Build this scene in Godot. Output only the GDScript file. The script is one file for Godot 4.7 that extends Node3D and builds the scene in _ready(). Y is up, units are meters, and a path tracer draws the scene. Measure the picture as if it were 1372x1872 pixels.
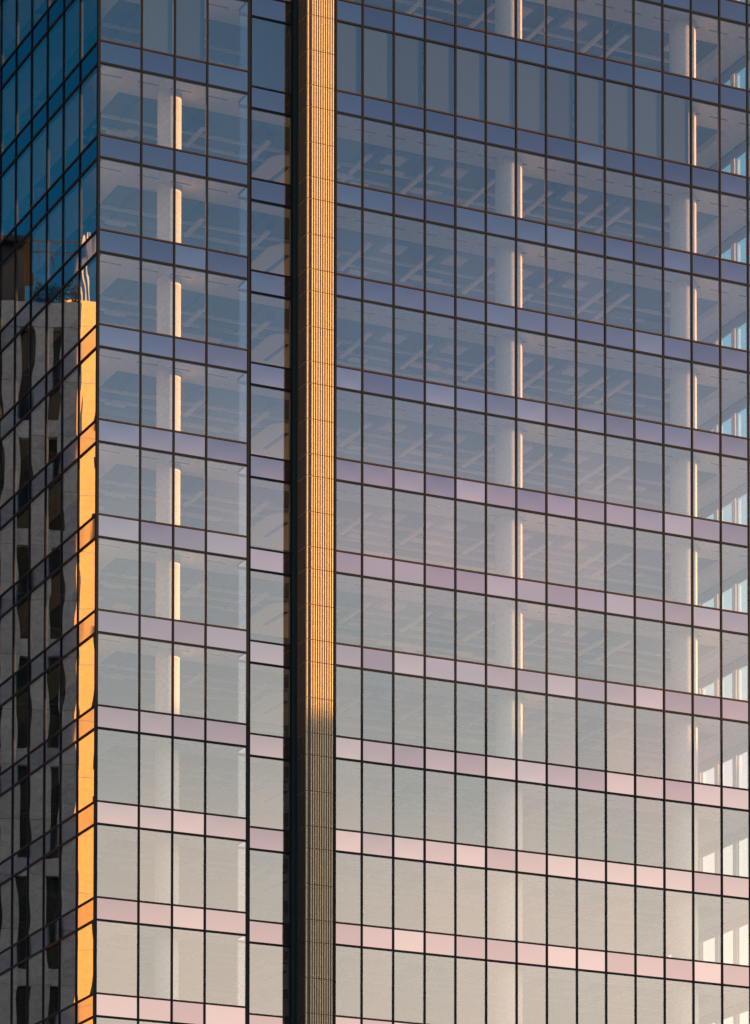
extends Node3D
# World frame: the tower's near corner stands on the origin; its main facade runs along +x in the plane z = 0
# and looks towards +z, its side facade runs along -z in the plane x = 0 and looks towards -x. Metres, y up.

const STOREY := 4.2
const SPANDREL := 0.997
const TOP0 := 76.822            # top edge of the spandrel of storey 0
const FIRST := -3
const LAST := 11
const SUN_TURN := 95.7          # degrees from the line of sight back to the eye, towards its right
const SUN_HEIGHT := 3.5
const EXPOSURE := 3.0

var FACADE := [0.0, 1.98, 3.55, 5.10, 7.10]                   # mullions left of the slot
var FACADE_B := [11.36, 12.69, 14.25, 15.82, 17.37, 18.93, 20.49, 22.05, 23.61, 25.14, 26.69, 28.24, 29.78, 31.33, 32.86, 34.55]
var SIDE := [0.0, -2.36, -4.47, -6.58, -8.69, -10.81, -12.93, -15.05, -17.17, -19.29]
var END_WALL := [0.0, -2.45, -4.19, -5.92, -7.65, -9.38, -11.11, -12.84, -14.35]

var M := {}
var cache := {}
var used := {}
var rng := RandomNumberGenerator.new()
var right := Vector3()
var ahead := Vector3()
var to_sun := Vector3()


func _ready() -> void:
	rng.seed = 20240611
	set_camera()
	set_light()
	make_materials()
	make_ground()
	make_tower()
	make_stone_building()
	make_shading_block()


# ------------------------------------------------------------------ camera, sky, sun

func set_camera() -> void:
	var th := deg_to_rad(64.84042)
	right = Vector3(sin(th), 0, cos(th))
	ahead = Vector3(cos(th), 0, -sin(th))
	var p := 0.0426053
	var r := -0.00100415
	var up := Vector3.UP * cos(p) - ahead * sin(p)
	var forward := Vector3.UP * sin(p) + ahead * cos(p)
	var cam := Camera3D.new()
	cam.name = "camera"
	cam.projection = Camera3D.PROJECTION_FRUSTUM
	cam.near = 0.5
	cam.far = 6000.0
	cam.size = 0.5 * 1872.0 / 6747.51
	cam.frustum_offset = Vector2(0, 0.5 * (2930.0 - 936.0) / 6747.51)
	cam.transform = Transform3D(Basis(right * cos(r) - up * sin(r), right * sin(r) + up * cos(r), -forward), Vector3(-56.3387, 1.7, 148.4369))
	add_child(cam)
	cam.current = true
	var a := deg_to_rad(SUN_TURN)
	to_sun = right * sin(a) - ahead * cos(a)


func ramp(keys: Array, at: float) -> Vector3:
	for i in range(1, keys.size()):
		if at <= keys[i][0]:
			var f: float = clampf((at - keys[i - 1][0]) / (keys[i][0] - keys[i - 1][0]), 0.0, 1.0)
			return keys[i - 1][1].lerp(keys[i][1], f)
	return keys[-1][1]


func set_light() -> void:
	# the evening sky: colour by height, for three bearings counted from the sun
	var near_sun := [[0.0, Vector3(2.1, 1.5, 1.1)], [8.0, Vector3(2.1, 1.6, 1.3)], [12.0, Vector3(1.9, 1.5, 1.29)], [14.5, Vector3(1.4, 1.22, 1.12)], [16.2, Vector3(1.08, 1.0, 1.0)], [18.4, Vector3(0.79, 0.81, 0.92)], [20.8, Vector3(0.36, 0.455, 0.68)], [24.0, Vector3(0.16, 0.27, 0.46)], [28.0, Vector3(0.09, 0.18, 0.33)], [45.0, Vector3(0.075, 0.16, 0.32)], [90.0, Vector3(0.055, 0.12, 0.26)]]
	var beside := [[0.0, Vector3(1.2, 0.95, 0.74)], [8.0, Vector3(1.15, 1.0, 0.8)], [12.0, Vector3(0.9, 0.8, 0.66)], [15.0, Vector3(0.72, 0.75, 0.68)], [18.0, Vector3(0.40, 0.60, 0.62)], [21.0, Vector3(0.23, 0.5, 0.62)], [25.0, Vector3(0.13, 0.36, 0.48)], [40.0, Vector3(0.06, 0.16, 0.28)], [90.0, Vector3(0.055, 0.12, 0.26)]]
	var opposite := [[0.0, Vector3(0.6, 0.55, 0.6)], [10.0, Vector3(0.42, 0.46, 0.58)], [16.0, Vector3(0.14, 0.27, 0.44)], [20.0, Vector3(0.03, 0.13, 0.24)], [22.5, Vector3(0.006, 0.085, 0.165)], [27.0, Vector3(0.003, 0.058, 0.118)], [45.0, Vector3(0.01, 0.06, 0.14)], [90.0, Vector3(0.04, 0.09, 0.19)]]
	var veil := FastNoiseLite.new()
	veil.seed = 5
	veil.frequency = 1.6
	veil.fractal_octaves = 3
	var wide := 768
	var high := 384
	var im := Image.create(wide, high, false, Image.FORMAT_RGBF)
	for j in high:
		var el := (0.5 - (j + 0.5) / high) * PI
		for i in wide:
			var az := (i + 0.5) / wide * TAU
			var dir := Vector3(sin(az) * cos(el), sin(el), -cos(az) * cos(el))
			var c := Vector3(0.16, 0.14, 0.14)
			if el >= 0.0:
				var flat := Vector3(dir.x, 0, dir.z).normalized()
				var off := rad_to_deg(acos(clampf(flat.dot(to_sun), -1, 1)))
				var h := rad_to_deg(el) + 1.1 * veil.get_noise_3d(dir.x * 1.5, dir.y * 9.0, dir.z * 1.5)
				h = maxf(h, 0.0)
				var a := ramp(near_sun, h)
				var b := ramp(beside, h)
				var d := ramp(opposite, h)
				c = a.lerp(b, smoothstep(41.0, 74.0, off)) if off < 84.0 else b.lerp(d, smoothstep(84.0, 128.0, off))
				# a bank of thin evening cloud, pink where the low sun reaches it
				var bank := smoothstep(-0.12, 0.4, veil.get_noise_3d(dir.x * 2.2 + 7.0, dir.y * 11.0, dir.z * 2.2)) * smoothstep(13.0, 15.5, h) * (1.0 - smoothstep(17.6, 20.6, h)) * (1.0 - smoothstep(60.0, 110.0, off))
				c += Vector3(0.26, 0.06, 0.07) * bank
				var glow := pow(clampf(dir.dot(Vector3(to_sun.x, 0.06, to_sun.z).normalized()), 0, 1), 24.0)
				c += Vector3(1.4, 0.8, 0.35) * glow + Vector3(4.6, 3.1, 1.8) * pow(clampf(dir.dot(to_sun), 0, 1), 13.0)  # bright aureole added round the unseen sun to warm and brighten the interiors
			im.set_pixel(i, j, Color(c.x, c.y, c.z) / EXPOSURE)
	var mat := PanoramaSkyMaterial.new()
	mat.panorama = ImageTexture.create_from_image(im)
	var sky := Sky.new()
	sky.sky_material = mat
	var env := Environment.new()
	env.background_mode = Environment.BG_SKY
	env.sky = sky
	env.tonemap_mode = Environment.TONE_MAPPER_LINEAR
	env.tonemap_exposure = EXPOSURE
	env.sdfgi_enabled = true
	env.ssao_enabled = true
	env.ssil_enabled = true
	var we := WorldEnvironment.new()
	we.name = "sky"
	we.environment = env
	add_child(we)
	var sun := DirectionalLight3D.new()
	sun.name = "sun"
	sun.light_energy = 1.45
	sun.light_color = Color(1.0, 0.70, 0.41)
	sun.light_angular_distance = 0.5
	sun.shadow_enabled = true
	var e := deg_to_rad(SUN_HEIGHT)
	sun.basis = Basis.looking_at(-(to_sun * cos(e) + Vector3.UP * sin(e)))
	add_child(sun)


# ------------------------------------------------------------------ materials

func plain(linear: Vector3, rough := 0.7, metal := 0.0) -> StandardMaterial3D:
	var m := StandardMaterial3D.new()
	m.albedo_color = Color(linear.x, linear.y, linear.z).linear_to_srgb()
	m.roughness = rough
	m.metallic = metal
	return m


func grain(m: StandardMaterial3D, seed_: int, scale: float, low: float, freq := 0.03) -> StandardMaterial3D:
	var n := FastNoiseLite.new()
	n.seed = seed_
	n.frequency = freq
	n.fractal_octaves = 5
	var g := Gradient.new()
	g.set_color(0, Color(low, low, low))
	g.set_color(1, Color.WHITE)
	var t := NoiseTexture2D.new()
	t.width = 512
	t.height = 512
	t.seamless = true
	t.noise = n
	t.color_ramp = g
	m.albedo_texture = t
	m.uv1_triplanar = true
	m.uv1_world_triplanar = true
	m.uv1_scale = Vector3.ONE * scale
	return m


func coated(tint: Vector3, share: float, rough := 0.0) -> ORMMaterial3D:
	# a pane with a metal-oxide coat: a share of the light is mirrored, the rest passes
	var im := Image.create(4, 4, false, Image.FORMAT_RGB8)
	im.fill(Color(1, rough, 1))
	var m := ORMMaterial3D.new()
	var c := Color(tint.x, tint.y, tint.z).linear_to_srgb()
	c.a = share
	m.albedo_color = c
	m.transparency = BaseMaterial3D.TRANSPARENCY_ALPHA
	m.orm_texture = ImageTexture.create_from_image(im)
	return m


func make_materials() -> void:
	M.glass = coated(Vector3(0.88, 0.95, 0.94), 0.32)
	M.glasses = [M.glass, coated(Vector3(0.85, 0.96, 0.96), 0.305), coated(Vector3(0.91, 0.95, 0.92), 0.345)]
	M.glass_side = coated(Vector3(0.82, 0.88, 0.91), 0.81)
	M.glass_clear = coated(Vector3(0.9, 1.0, 1.0), 0.4)
	M.glass_end = coated(Vector3(0.9, 1.0, 1.0), 0.22)
	var inner := coated(Vector3(0.9, 0.95, 0.95), 0.03)
	M.glass_back = inner
	M.spandrels = [plain(Vector3(0.42, 0.37, 0.39), 0.05, 1.0), plain(Vector3(0.38, 0.33, 0.355), 0.06, 1.0), plain(Vector3(0.475, 0.425, 0.435), 0.05, 1.0)]
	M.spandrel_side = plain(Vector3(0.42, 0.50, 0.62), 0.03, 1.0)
	M.panel_back = plain(Vector3(0.05, 0.05, 0.06), 0.8)
	M.cap = plain(Vector3(0.008, 0.012, 0.017), 0.5)
	M.cap.metallic_specular = 0.25
	M.transom = plain(Vector3(0.024, 0.016, 0.017), 0.5)
	M.transom.metallic_specular = 0.35
	M.frame = plain(Vector3(0.19, 0.22, 0.27), 0.45)
	M.band = grain(plain(Vector3(0.80, 0.80, 0.77), 0.85), 3, 0.21, 0.9)
	M.ceiling = grain(plain(Vector3(0.17, 0.20, 0.22), 0.9), 4, 0.17, 0.9)
	M.tile_a = plain(Vector3(0.72, 0.71, 0.68), 0.85)
	M.tile_b = plain(Vector3(0.20, 0.22, 0.24), 0.85)
	M.dark = plain(Vector3(0.07, 0.08, 0.09), 0.7)
	M.duct = plain(Vector3(0.36, 0.38, 0.40), 0.4, 0.6)
	M.white = plain(Vector3(0.8, 0.79, 0.77), 0.5)
	M.floor = grain(plain(Vector3(0.66, 0.70, 0.70), 0.8), 7, 0.11, 0.75)
	M.column = grain(plain(Vector3(0.82, 0.82, 0.76), 0.8), 9, 0.33, 0.86)
	M.core = grain(plain(Vector3(0.60, 0.63, 0.63), 0.9), 11, 0.1, 0.8)
	M.blind = grain(plain(Vector3(0.025, 0.045, 0.055), 0.9), 12, 0.6, 0.9)
	M.blind_b = grain(plain(Vector3(0.012, 0.025, 0.035), 0.9), 13, 0.6, 0.9)
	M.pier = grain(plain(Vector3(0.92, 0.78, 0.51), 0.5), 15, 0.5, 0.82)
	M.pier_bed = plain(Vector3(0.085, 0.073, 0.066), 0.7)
	M.pier_core = plain(Vector3(0.05, 0.045, 0.04), 0.8)
	M.slot = grain(plain(Vector3(0.035, 0.075, 0.09), 0.45), 16, 0.4, 0.8)
	M.stone = grain(plain(Vector3(0.57, 0.56, 0.55), 0.85), 17, 0.15, 0.75)
	M.stone_sun_tinted = grain(plain(Vector3(0.74, 0.47, 0.22), 0.85), 27, 0.15, 0.9)  # wing stone with the orange of the low sun put into its colour
	M.stone_b = grain(plain(Vector3(0.50, 0.49, 0.48), 0.85), 18, 0.17, 0.75)
	M.window = plain(Vector3(0.008, 0.016, 0.011), 0.06)
	M.window.metallic_specular = 0.25
	M.roof_metal = plain(Vector3(0.025, 0.027, 0.03), 0.6)
	M.rail = plain(Vector3(0.12, 0.11, 0.1), 0.4, 0.5)
	M.leaf = plain(Vector3(0.035, 0.06, 0.022), 0.7)
	M.ground = grain(plain(Vector3(0.38, 0.37, 0.36), 0.9), 19, 0.02, 0.7)


# ------------------------------------------------------------------ shapes

func unique_name(called: String) -> String:
	if not used.has(called):
		used[called] = 0
		return called
	used[called] += 1
	return "%s_%03d" % [called, used[called]]


func part(called: String, mesh: Mesh, parent: Node, at := Vector3.ZERO, mat: Material = null) -> MeshInstance3D:
	var o := MeshInstance3D.new()
	o.mesh = mesh
	o.position = at
	if mat:
		o.material_override = mat
	var n: Dictionary = parent.get_meta("_names") if parent.has_meta("_names") else {}
	var k: int = n.get(called, 0)
	n[called] = k + 1
	parent.set_meta("_names", n)
	o.name = called if k == 0 else "%s_%03d" % [called, k]
	parent.add_child(o, true)
	return o


func holder(called: String, parent: Node, at := Vector3.ZERO) -> Node3D:
	var o := Node3D.new()
	o.position = at
	var n: Dictionary = parent.get_meta("_names") if parent.has_meta("_names") else {}
	var k: int = n.get(called, 0)
	n[called] = k + 1
	parent.set_meta("_names", n)
	o.name = called if k == 0 else "%s_%03d" % [called, k]
	parent.add_child(o, true)
	return o


func thing(called: String, label: String, category: String, at := Vector3.ZERO) -> Node3D:
	var o := Node3D.new()
	o.name = unique_name(called)
	o.position = at
	o.set_meta("label", label)
	o.set_meta("category", category)
	add_child(o, true)
	return o


func box_mesh(size: Vector3) -> Mesh:
	var key := "b%.3f,%.3f,%.3f" % [size.x, size.y, size.z]
	if not cache.has(key):
		var b := BoxMesh.new()
		b.size = size
		cache[key] = b
	return cache[key]


# a box given by its two corners
func box(called: String, a: Vector3, b: Vector3, mat: Material, parent: Node) -> MeshInstance3D:
	return part(called, box_mesh((b - a).abs()), parent, (a + b) * 0.5, mat)


func quad(st: SurfaceTool, a: Vector3, b: Vector3, c: Vector3, d: Vector3) -> void:
	# a b c d clockwise as seen from the front
	for p in [a, b, c, a, c, d]:
		st.add_vertex(p)


# a pane that looks to +z: its outer face is bowed and wavy by fractions of a millimetre, as float and toughened glass is
func pane_mesh(w: float, h: float, thick: float, seed_: int, wave: float, bow: float, outer: Material, inner: Material) -> Mesh:
	var key := "p%.3f,%.3f,%.3f,%d,%.5f,%.5f,%d" % [w, h, thick, seed_, wave, bow, outer.get_instance_id()]
	if cache.has(key):
		return cache[key]
	var n := FastNoiseLite.new()
	n.seed = 100 + seed_
	n.frequency = 0.36
	n.fractal_octaves = 2
	var nx := 4 if wave == 0.0 else 16
	var ny := 4 if wave == 0.0 else 24
	if h < 1.5 and wave > 0.0:
		ny = 10
	var mesh := ArrayMesh.new()
	var v := PackedVector3Array()
	var nn := PackedVector3Array()
	var idx := PackedInt32Array()
	var f := func(x: float, y: float) -> float:
		var u := x / w * 2.0
		var t := y / h * 2.0
		return wave * n.get_noise_2d(x * 1.0 + seed_ * 7.3, y * 0.62) + bow * (1.0 - u * u) * (1.0 - t * t)
	for j in ny + 1:
		for i in nx + 1:
			var x := (float(i) / nx - 0.5) * w
			var y := (float(j) / ny - 0.5) * h
			var z: float = f.call(x, y)
			v.append(Vector3(x, y, z))
			var gx: float = (f.call(x + 0.02, y) - f.call(x - 0.02, y)) / 0.04
			var gy: float = (f.call(x, y + 0.02) - f.call(x, y - 0.02)) / 0.04
			nn.append(Vector3(-gx, -gy, 1).normalized())
	for j in ny:
		for i in nx:
			var a := j * (nx + 1) + i
			var b := a + nx + 1
			idx.append_array([a, b, b + 1, a, b + 1, a + 1])
	var arr := []
	arr.resize(Mesh.ARRAY_MAX)
	arr[Mesh.ARRAY_VERTEX] = v
	arr[Mesh.ARRAY_NORMAL] = nn
	arr[Mesh.ARRAY_INDEX] = idx
	mesh.add_surface_from_arrays(Mesh.PRIMITIVE_TRIANGLES, arr)
	mesh.surface_set_material(0, outer)
	var st := SurfaceTool.new()
	st.begin(Mesh.PRIMITIVE_TRIANGLES)
	st.set_smooth_group(-1)
	var x := w / 2
	var y := h / 2
	var z := -thick
	quad(st, Vector3(x, -y, z), Vector3(x, y, z), Vector3(-x, y, z), Vector3(-x, -y, z))
	quad(st, Vector3(-x, -y, z), Vector3(-x, y, z), Vector3(-x, y, 0), Vector3(-x, -y, 0))
	quad(st, Vector3(x, -y, 0), Vector3(x, y, 0), Vector3(x, y, z), Vector3(x, -y, z))
	quad(st, Vector3(-x, y, 0), Vector3(-x, y, z), Vector3(x, y, z), Vector3(x, y, 0))
	quad(st, Vector3(-x, -y, z), Vector3(-x, -y, 0), Vector3(x, -y, 0), Vector3(x, -y, z))
	st.generate_normals()
	st.commit(mesh)
	mesh.surface_set_material(1, inner)
	cache[key] = mesh
	return mesh


# the beds between the ribs and the flank of the pier get a darker colour
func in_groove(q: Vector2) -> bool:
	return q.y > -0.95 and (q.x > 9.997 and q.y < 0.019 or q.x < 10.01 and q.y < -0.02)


func prism(outline: PackedVector2Array, h: float, two_tone := false) -> Mesh:
	# outline in x, z (clockwise seen from above), extruded along y from 0 to h
	var st := SurfaceTool.new()
	st.begin(Mesh.PRIMITIVE_TRIANGLES)
	st.set_smooth_group(-1)
	var bed := SurfaceTool.new()
	bed.begin(Mesh.PRIMITIVE_TRIANGLES)
	bed.set_smooth_group(-1)
	var n := outline.size()
	for i in n:
		var a := outline[i]
		var b := outline[(i + 1) % n]
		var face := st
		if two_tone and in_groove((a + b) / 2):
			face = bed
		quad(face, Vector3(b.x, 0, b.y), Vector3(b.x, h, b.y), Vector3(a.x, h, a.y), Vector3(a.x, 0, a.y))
	var t := Geometry2D.triangulate_polygon(outline)
	for i in range(0, t.size(), 3):
		var p := outline[t[i]]
		var q := outline[t[i + 1]]
		var r := outline[t[i + 2]]
		if (q - p).cross(r - p) < 0.0:
			var s := q
			q = r
			r = s
		st.add_vertex(Vector3(p.x, h, p.y)); st.add_vertex(Vector3(q.x, h, q.y)); st.add_vertex(Vector3(r.x, h, r.y))
		st.add_vertex(Vector3(p.x, 0, p.y)); st.add_vertex(Vector3(r.x, 0, r.y)); st.add_vertex(Vector3(q.x, 0, q.y))
	st.generate_normals()
	var mesh := st.commit()
	if two_tone:
		bed.generate_normals()
		bed.commit(mesh)
	return mesh


# ------------------------------------------------------------------ ground

func make_ground() -> void:
	var p := PlaneMesh.new()
	p.size = Vector2(5000, 5000)
	var g := MeshInstance3D.new()
	g.name = "ground"
	g.mesh = p
	g.material_override = M.ground
	g.set_meta("kind", "structure")
	add_child(g)


# ------------------------------------------------------------------ the glass tower

func sill(k: int) -> float:
	return TOP0 - STOREY * k


func head(k: int) -> float:
	return sill(k - 1) - SPANDREL


func tilted(o: Node3D, most: float) -> void:
	o.rotation.x += deg_to_rad(rng.randf_range(-most, most))
	o.rotation.y += deg_to_rad(rng.randf_range(-most, most))


func front_bay(st: Node3D, x0: float, x1: float, z: float, k: int) -> void:
	var y := sill(k)
	var g := 0.02
	var h := head(k) - y
	var w := x1 - x0 - g
	var p := part("window_pane", pane_mesh(w, h - 0.06, 0.03, 0, 0.0, 0.0012, M.glasses[rng.randi() % 3], M.glass_back), st, Vector3((x0 + x1) / 2, y + h / 2, z))
	tilted(p, 0.14)
	var kind := rng.randi() % 3
	p = part("spandrel_panel", pane_mesh(w, SPANDREL - 0.06, 0.05, 0, 0.0, 0.0012, M.spandrels[kind], M.panel_back), st, Vector3((x0 + x1) / 2, y - SPANDREL / 2, z))
	tilted(p, 0.3)


func make_tower() -> void:
	var t := thing("glass_tower", "tall blue glass curtain wall office tower with a golden ribbed pier in its slot", "building")
	var top := sill(FIRST) + STOREY
	var low := sill(LAST) - SPANDREL - 0.1
	# mullions: a dark outer cap with the aluminium post behind the glass
	var tall := top - low
	for x in FACADE + FACADE_B:
		mullion(t, Vector3(x, low + tall / 2, 0), tall, 0.0)
	for x in [7.72, 9.74]:
		mullion(t, Vector3(x, low + tall / 2, -1.25), tall, 0.0)
	for z in SIDE:
		if z < -0.1:
			mullion(t, Vector3(0, low + tall / 2, z), tall, -PI / 2)
	for z in END_WALL:
		if z < -0.1:
			mullion(t, Vector3(34.7, low + tall / 2, z), tall, PI / 2)
	box("corner_post", Vector3(-0.075, low, -0.12), Vector3(-0.01, top, 0.075), M.cap, t)
	box("corner_post", Vector3(34.64, low, -0.14), Vector3(34.76, top, 0.06), M.cap, t)
	# slot: dark cladding beside the pier and the cheeks of the recess
	box("slot_panel", Vector3(9.79, low, -1.6), Vector3(10.28, top, -1.27), M.slot, t)
	box("slot_cheek", Vector3(11.28, low, -1.6), Vector3(11.34, top, -0.02), M.slot, t)
	make_pier(t)
	for k in range(FIRST, LAST + 1):
		make_storey(t, k)
	# parts of the tower beyond the frame: rear walls, the storeys below and the roof
	box("rear_wall", Vector3(0.02, low, -42), Vector3(0.3, top, -19.4), M.core, t)
	box("rear_wall", Vector3(34.4, low, -42), Vector3(34.68, top, -14.4), M.core, t)
	box("rear_wall", Vector3(0.3, low, -42), Vector3(34.4, top, -41.7), M.core, t)
	box("lower_storeys", Vector3(0, 0, -42), Vector3(34.7, low, 0), M.slot, t)
	box("roof_slab", Vector3(0, top, -42), Vector3(34.7, top + 1.2, 0), M.core, t)
	box("core_wall", Vector3(9, low, -36), Vector3(27, top, -13.5), M.core, t)


func mullion(t: Node3D, at: Vector3, tall: float, turn: float) -> void:
	var o := part("mullion", box_mesh(Vector3(0.085, tall, 0.045)), t, at + Vector3(0, 0, 0.026).rotated(Vector3.UP, turn), M.cap)
	o.rotation.y = turn
	var p := part("mullion_post", box_mesh(Vector3(0.07, tall - 0.02, 0.12)), o, Vector3(0, 0, -0.088), M.frame)
	p.rotation.y = 0.0


func make_storey(t: Node3D, k: int) -> void:
	var s := holder("storey", t)
	var y := sill(k)
	var hd := head(k)
	var band := hd + 0.08
	var soffit := hd + 0.42
	for i in FACADE.size() - 1:
		front_bay(s, FACADE[i], FACADE[i + 1], 0.0, k)
	front_bay(s, 7.2, 7.72, -1.25, k)
	front_bay(s, 7.72, 9.74, -1.25, k)
	for i in FACADE_B.size() - 1:
		front_bay(s, FACADE_B[i], FACADE_B[i + 1], 0.0, k)
	var ret := part("window_pane", pane_mesh(1.06, hd - y - 0.06, 0.03, 0, 0.0, 0.001, M.glass_clear, M.glass_back), s, Vector3(7.12, (y + hd) / 2, -0.62))
	ret.rotation.y = PI / 2
	ret = part("spandrel_panel", pane_mesh(1.06, SPANDREL - 0.06, 0.05, 0, 0.0, 0.001, M.slot, M.panel_back), s, Vector3(7.12, y - SPANDREL / 2, -0.62))
	ret.rotation.y = PI / 2
	for i in SIDE.size() - 1:
		var zc: float = (SIDE[i] + SIDE[i + 1]) / 2
		var w: float = SIDE[i] - SIDE[i + 1] - 0.02
		var h := hd - y
		var p := part("window_pane", pane_mesh(w, h - 0.06, 0.03, rng.randi() % 9, 0.0019, rng.randf_range(-1, 1) * 0.0, M.glass_side, M.glass_back), s, Vector3(0, y + h / 2, zc))
		p.rotation.y = -PI / 2
		tilted(p, 0.05)
		p = part("spandrel_panel", pane_mesh(w, SPANDREL - 0.06, 0.05, rng.randi() % 9, 0.0019, 0.0, M.spandrel_side, M.panel_back), s, Vector3(0, y - SPANDREL / 2, zc))
		p.rotation.y = -PI / 2
		tilted(p, 0.05)
	for i in END_WALL.size() - 1:
		var zc: float = (END_WALL[i] + END_WALL[i + 1]) / 2
		var w: float = END_WALL[i] - END_WALL[i + 1] - 0.02
		var h := hd - y
		var p := part("window_pane", pane_mesh(w, h - 0.06, 0.03, 0, 0.0, 0.001, M.glass_end, M.glass_back), s, Vector3(34.7, y + h / 2, zc))
		p.rotation.y = PI / 2
		p = part("spandrel_panel", pane_mesh(w, SPANDREL - 0.06, 0.05, 0, 0.0, 0.001, M.spandrels[0], M.panel_back), s, Vector3(34.7, y - SPANDREL / 2, zc))
		p.rotation.y = PI / 2
	for z in END_WALL.slice(1, 8):
		box("window_post", Vector3(34.52, y - 0.1, z - 0.17), Vector3(34.56, hd + 0.08, z + 0.17), M.band, s)
	# transoms: one bar above each spandrel (the sill) and one below it (the head of the pane underneath)
	for r in [[0.0, 7.1, 0.0], [7.2, 9.79, -1.25], [11.31, 34.7, 0.0]]:
		box("transom", Vector3(r[0], y - 0.035, r[2] - 0.12), Vector3(r[1], y + 0.035, r[2] + 0.04), M.transom, s)
		box("transom", Vector3(r[0], y - SPANDREL - 0.045, r[2] - 0.12), Vector3(r[1], y - SPANDREL + 0.045, r[2] + 0.043), M.cap, s)
	box("transom", Vector3(-0.05, y - 0.035, -19.3), Vector3(0.2, y + 0.035, -0.2), M.cap, s)
	box("transom", Vector3(-0.055, y - SPANDREL - 0.04, -19.3), Vector3(0.2, y - SPANDREL + 0.04, -0.2), M.cap, s)
	box("transom", Vector3(34.5, y - 0.035, -14.3), Vector3(34.75, y + 0.035, -0.2), M.frame, s)
	box("transom", Vector3(34.5, hd - 0.34, -14.3), Vector3(34.69, hd + 0.05, -0.2), M.frame, s)
	# floor of this storey (its slab hangs behind the spandrel) and the ceiling under the next slab
	var fl := y - 0.10
	box("floor_slab", Vector3(0.22, y - 0.57, -41.6), Vector3(34.3, fl, -1.5), M.floor, s)
	box("floor_slab", Vector3(0.22, y - 0.57, -1.5), Vector3(7.05, fl, -0.21), M.floor, s)
	box("floor_slab", Vector3(11.4, y - 0.57, -1.5), Vector3(34.3, fl, -0.21), M.floor, s)
	box("ceiling_bulkhead", Vector3(0.22, band, -2.5), Vector3(7.05, soffit + 0.13, -0.21), M.band, s)
	box("ceiling_bulkhead", Vector3(7.05, band, -2.5), Vector3(11.4, soffit + 0.13, -1.46), M.band, s)
	box("ceiling_bulkhead", Vector3(11.4, band, -2.5), Vector3(34.45, soffit + 0.13, -0.21), M.band, s)
	box("ceiling_bulkhead", Vector3(0.22, band, -19.0), Vector3(1.86, soffit + 0.13, -2.5), M.band, s)
	box("ceiling_bulkhead", Vector3(33.2, band, -14.0), Vector3(34.45, soffit + 0.13, -2.5), M.band, s)
	box("ceiling_panel", Vector3(1.86, soffit, -14.2), Vector3(33.2, soffit + 0.12, -2.5), M.ceiling, s)
	fit_out(s, k, fl, band, soffit)


func cylinder(r: float, h: float) -> Mesh:
	var key := "c%.3f,%.3f" % [r, h]
	if not cache.has(key):
		var c := CylinderMesh.new()
		c.top_radius = r
		c.bottom_radius = r
		c.height = h
		c.radial_segments = 40
		c.rings = 1
		cache[key] = c
	return cache[key]


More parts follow.
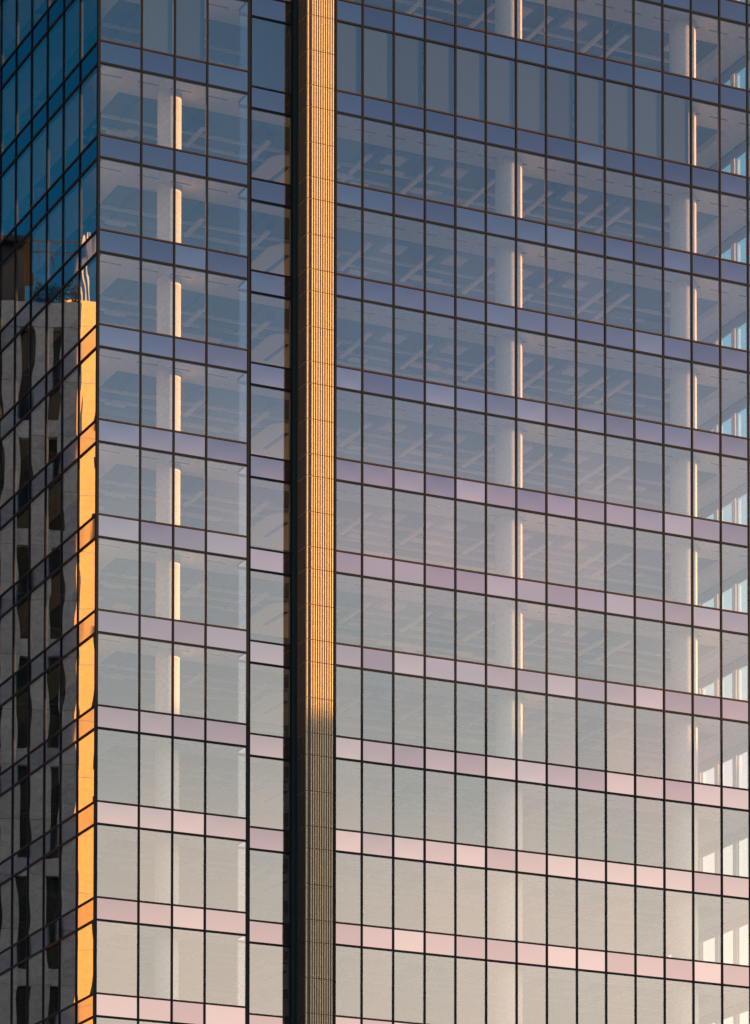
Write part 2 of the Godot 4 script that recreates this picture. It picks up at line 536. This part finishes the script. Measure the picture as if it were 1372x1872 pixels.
func fit_out(s: Node3D, k: int, fl: float, band: float, soffit: float) -> void:
	for c in [[4.04, 0.54, -1.84], [20.87, 0.63, -1.5], [30.19, 0.63, -1.5]]:
		var h := band - fl
		# cast in two lifts with a recessed joint between them
		var lift := h * 0.68
		var o := part("column", cylinder(c[1], lift - 0.012), s, Vector3(c[0], fl + lift / 2, c[2]), M.column)
		o = part("column_head", cylinder(c[1], h - lift), s, Vector3(c[0], fl + lift + (h - lift) / 2, c[2]), M.column)
	# air slots in the bulkhead, one to a bay
	for i in FACADE.size() - 1:
		air_slot(s, (FACADE[i] + FACADE[i + 1]) / 2, -1.15, band)
	for i in range(0, FACADE_B.size() - 1):
		air_slot(s, (FACADE_B[i] + FACADE_B[i + 1]) / 2, -1.4, band)
	# hanging linear lights at right angles to the glass
	for x in [6.7, 9.95, 14.75, 17.9, 21.2, 24.2, 27.2, 28.4]:
		var from := -3.55 if x > 11.0 else -4.3
		var l := 3.3 if x > 11.0 else 2.1
		box("ceiling_light", Vector3(x - 0.11, band - 0.02, from - l), Vector3(x + 0.11, band + 0.09, from), M.white, s)
		box("light_bracket", Vector3(x - 0.16, band + 0.05, from + 0.06), Vector3(x + 0.16, soffit, from + 0.34), M.dark, s)
	# ceiling cassettes: a pale grille in a dark frame
	for x in [16.05, 19.2, 22.6, 25.6, 31.2]:
		box("cassette_frame", Vector3(x - 0.72, band + 0.16, -4.55), Vector3(x + 0.72, soffit, -3.05), M.tile_b, s)
		box("cassette_grille", Vector3(x - 0.5, band + 0.06, -4.3), Vector3(x + 0.5, band + 0.155, -3.35), M.tile_a, s)
	# ducts and pale acoustic rafts
	box("duct", Vector3(12.0, band + 0.12, -9.4), Vector3(33.0, soffit - 0.02, -8.7), M.duct, s)
	box("duct", Vector3(2.4, band + 0.1, -7.9), Vector3(9.0, soffit - 0.02, -7.3), M.duct, s)
	for z in [-5.5, -6.7, -7.9]:
		box("ceiling_beam", Vector3(2.2, soffit - 0.14, z - 0.07), Vector3(33.0, soffit - 0.02, z + 0.07), M.tile_a, s)
	for i in 9:
		var x := 3.1 + i * 3.1
		box("ceiling_beam", Vector3(x - 0.05, soffit - 0.1, -12.0), Vector3(x + 0.05, soffit - 0.015, -2.6), M.dark, s)
	var r2 := RandomNumberGenerator.new()
	r2.seed = 77
	for i in 38:
		if i == 22:
			r2.seed = 500 + k * k
		var x := r2.randf_range(2.2, 32.0)
		var z := r2.randf_range(-12.5, -4.7)
		var w := r2.randf_range(0.5, 1.5)
		var d := r2.randf_range(0.25, 0.9)
		var up := 0.13 + 0.008 * i
		box("ceiling_raft", Vector3(x - w / 2, soffit - up, z - d / 2), Vector3(x + w / 2, soffit - up + 0.05, z + d / 2), M.tile_a if r2.randf() < 0.65 else M.tile_b, s)
	# the rounded raft seen in the slot
	if not cache.has("raft"):
		var p := PackedVector2Array()
		for i in 9:
			var a := PI + i * PI / 16.0
			p.append(Vector2(11.7 + 1.05 * cos(a), -6.25 - 1.05 * sin(a)))
		p.append(Vector2(14.0, -5.2))
		p.append(Vector2(14.0, -10.0))
		p.append(Vector2(10.65, -10.0))
		p.reverse()
		cache["raft"] = prism(p, 0.08)
	part("rounded_raft", cache["raft"], s, Vector3(0, band + 0.0, 0), M.white)
	var b := box("raft_slot", Vector3(11.62, band - 0.03, -8.6), Vector3(11.82, band + 0.02, -6.35), M.dark, s)
	b.rotation.y = 0.06
	# roller blinds are drawn on one storey only
	if k == 0:
		for i in [1, 2]:
			blind(s, FACADE[i], FACADE[i + 1], -0.05, fl, band, i)
		blind(s, 7.72, 9.74, -1.3, fl, band, 1)
		for i in 12:
			blind(s, FACADE_B[i], FACADE_B[i + 1], -0.05, fl, band, i * 2 + 1 if i % 5 != 2 else 2)


func blind(s: Node3D, x0: float, x1: float, z: float, fl: float, band: float, kind: int) -> void:
	box("roller_blind", Vector3(x0 + 0.05, fl + 0.14, z - 0.006), Vector3(x1 - 0.05 - 0.03 * (kind % 3), band - 0.13, z), M.blind if kind % 2 else M.blind_b, s)


func air_slot(s: Node3D, x: float, z: float, band: float) -> void:
	box("air_slot", Vector3(x - 0.5, band - 0.004, z - 0.06), Vector3(x + 0.5, band + 0.05, z + 0.06), M.tile_b, s)


func make_pier(t: Node3D) -> void:
	var p := holder("ribbed_pier", t)
	var top := sill(FIRST) + STOREY
	var low := sill(LAST) - SPANDREL - 0.1
	box("pier_core", Vector3(10.03, low, -1.2), Vector3(11.24, top, -0.12), M.pier_core, p)
	# cladding profile seen from above: flat corner strip, ten half-round ribs in front, fine flutes on the flank
	var o := PackedVector2Array()
	var x0 := 9.947
	var zf := 0.05
	# arris bead, recessed flat strip, then the ribs standing on a recessed bed
	o.append(Vector2(x0 + 0.01, zf))
	o.append(Vector2(x0 + 0.05, zf))
	o.append(Vector2(x0 + 0.065, zf - 0.05))
	var pitch := 0.113
	var r := 0.033
	for i in 10:
		var c := x0 + 0.245 + i * pitch
		o.append(Vector2(c - r, zf - (0.05 if i == 0 else 0.15)))
		o.append(Vector2(c - r, zf - 0.03))
		for j in range(1, 6):
			var a := PI - j * PI / 6.0
			o.append(Vector2(c + r * cos(a), zf - 0.03 + r * sin(a)))
		o.append(Vector2(c + r, zf - 0.03))
		o.append(Vector2(c + r, zf - 0.15))
	o.append(Vector2(11.267, zf - 0.15))
	o.append(Vector2(11.267, -0.96))
	o.append(Vector2(x0, -0.96))
	for i in 7:
		var z := -0.92 + i * 0.135
		o.append(Vector2(x0, z))
		o.append(Vector2(x0 + 0.06, z + 0.004))
		o.append(Vector2(x0 + 0.06, z + 0.05))
		o.append(Vector2(x0, z + 0.054))
	o.append(Vector2(x0, zf - 0.01))
	var full := {}
	for hgt in [1.0, 1.62, 1.58]:
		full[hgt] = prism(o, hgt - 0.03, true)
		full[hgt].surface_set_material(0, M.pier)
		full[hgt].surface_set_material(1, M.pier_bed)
	for k in range(FIRST - 1, LAST + 1):
		var y := sill(k)
		for g in [[1.0, 1.0], [2.62, 1.62], [4.2, 1.58]]:
			part("cladding_panel", full[g[1]], p, Vector3(0, y - g[0] + 0.015, 0))


# ------------------------------------------------------------------ the stone building that the side facade mirrors

func make_stone_building() -> void:
	var b := thing("stone_office_building", "stone office building with pilasters and tall dark windows mirrored in the side facade", "building", Vector3(-15.4, 0, -48.7))
	b.rotation.y = deg_to_rad(20.0)
	var top := 85.4
	var pitch := 1.72
	# front block: solid wall with window openings built from piers and bands
	var xr := -1.78
	var nb := 6
	var level := 6.35
	box("rear_mass", Vector3(xr, 0, -7), Vector3(xr + nb * pitch + 1.2, top - 0.3, -0.55), M.stone_b, b)
	box("cornice", Vector3(xr - 0.12, top - 1.45, -0.5), Vector3(xr + nb * pitch + 1.3, top, 0.16), M.stone, b)
	for i in nb + 1:
		var x := xr + i * pitch
		for j in 20:
			var y1 := top - 1.45 - j * 3.175
			box("pilaster_block", Vector3(x - 0.02, y1 - 3.15, -0.5), Vector3(x + 0.98, y1, 0.1), M.stone if (i * 7 + j * 3) % 5 < 3 else M.stone_b, b)
	for j in 9:
		var y1 := top - 6.85 - j * level
		box("stone_band", Vector3(xr, y1 - 1.0, -0.5), Vector3(xr + nb * pitch + 1.0, y1, 0.04), M.stone_b if j % 2 else M.stone, b)
		for i in nb:
			var x := xr + i * pitch + 0.98
			var yt := y1 + (level - 1.0)
			var w := box("window", Vector3(x, y1, -0.46), Vector3(x + 0.72, yt, -0.4), M.window, b)
			box("glazing_bar", Vector3(-0.36, -0.05, 0.03), Vector3(0.36, 0.05, 0.07), M.roof_metal, w)
			box("glazing_bar", Vector3(-0.02, -2.66, 0.03), Vector3(0.02, 2.66, 0.06), M.roof_metal, w)
	# rear wing, standing back where the sun passes behind the tower
	var wt := 93.6
	box("wing_wall", Vector3(-12.0, 0, -30), Vector3(-1.0, wt, -20), M.stone_sun_tinted, b)
	for j in 14:
		var y1 := wt - 1.6 - j * 3.6
		box("string_course", Vector3(-12.02, y1 - 0.06, -20.0), Vector3(-0.98, y1, -19.97), M.stone_b, b)
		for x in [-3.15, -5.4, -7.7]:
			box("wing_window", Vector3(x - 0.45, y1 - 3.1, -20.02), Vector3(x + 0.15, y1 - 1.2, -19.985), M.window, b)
	for x in [-2.05, -2.35, -2.65]:
		box("roof_mast", Vector3(x - 0.05, wt, -20.6), Vector3(x + 0.05, wt + (3.0 if x > -2.3 else 4.6), -20.5), M.stone, b)
	# terrace: dark penthouse with an overhanging roof, glass screen with rails, planting
	box("penthouse", Vector3(1.35, top, -6), Vector3(9, top + 3.6, -0.7), M.roof_metal, b)
	box("penthouse_roof", Vector3(1.0, top + 3.6, -6.5), Vector3(9.3, top + 3.95, -0.1), M.roof_metal, b)
	for y in [3.3, 3.95]:
		box("terrace_rail", Vector3(xr, top + y, -0.9), Vector3(1.0, top + y + 0.08, -0.82), M.rail, b)
	for x in [-1.7, -0.9, -0.1, 0.7]:
		box("screen_post", Vector3(x, top, -0.92), Vector3(x + 0.07, top + 3.95, -0.84), M.rail, b)
	for x in [-1.2, -0.35, 0.5]:
		var st := SurfaceTool.new()
		st.begin(Mesh.PRIMITIVE_TRIANGLES)
		st.set_smooth_group(-1)
		for i in 260:
			var c := Vector3(rng.randf_range(-0.5, 0.5), 0, rng.randf_range(-0.35, 0.35))
			c.y = rng.randf_range(0.1, 1.5) * (1.0 - 0.8 * absf(c.x))
			var u := Vector3(rng.randf() - 0.5, rng.randf() - 0.2, rng.randf() - 0.5).normalized() * 0.2
			var q := Vector3(rng.randf() - 0.5, rng.randf() - 0.5, rng.randf() - 0.5).normalized() * 0.06
			quad(st, c, c + u * 0.5 + q, c + u, c + u * 0.5 - q)
		st.generate_normals()
		part("terrace_planting", st.commit(), b, Vector3(x, top, -0.5), M.leaf)


# ------------------------------------------------------------------ the block whose shadow climbs the tower

func make_shading_block() -> void:
	var far := 150.0
	var c := Vector3(10.4, 0, 0.2) + to_sun * far
	var top := 47.6 + far * tan(deg_to_rad(SUN_HEIGHT))
	var b := thing("concrete_office_block", "concrete office block between the low sun and the foot of the tower", "building", c)
	b.rotation.y = atan2(-to_sun.x, -to_sun.z)
	box("wall", Vector3(-26, 0, -9), Vector3(8, top, 9), M.stone_b, b)
	box("parapet", Vector3(-26.2, top, -9.2), Vector3(8.2, top + 0.25, 9.2), M.stone, b)
	for j in 14:
		box("window_band", Vector3(-25, top - 3.0 - j * 3.9, 9.0), Vector3(7, top - 1.4 - j * 3.9, 9.03), M.window, b)
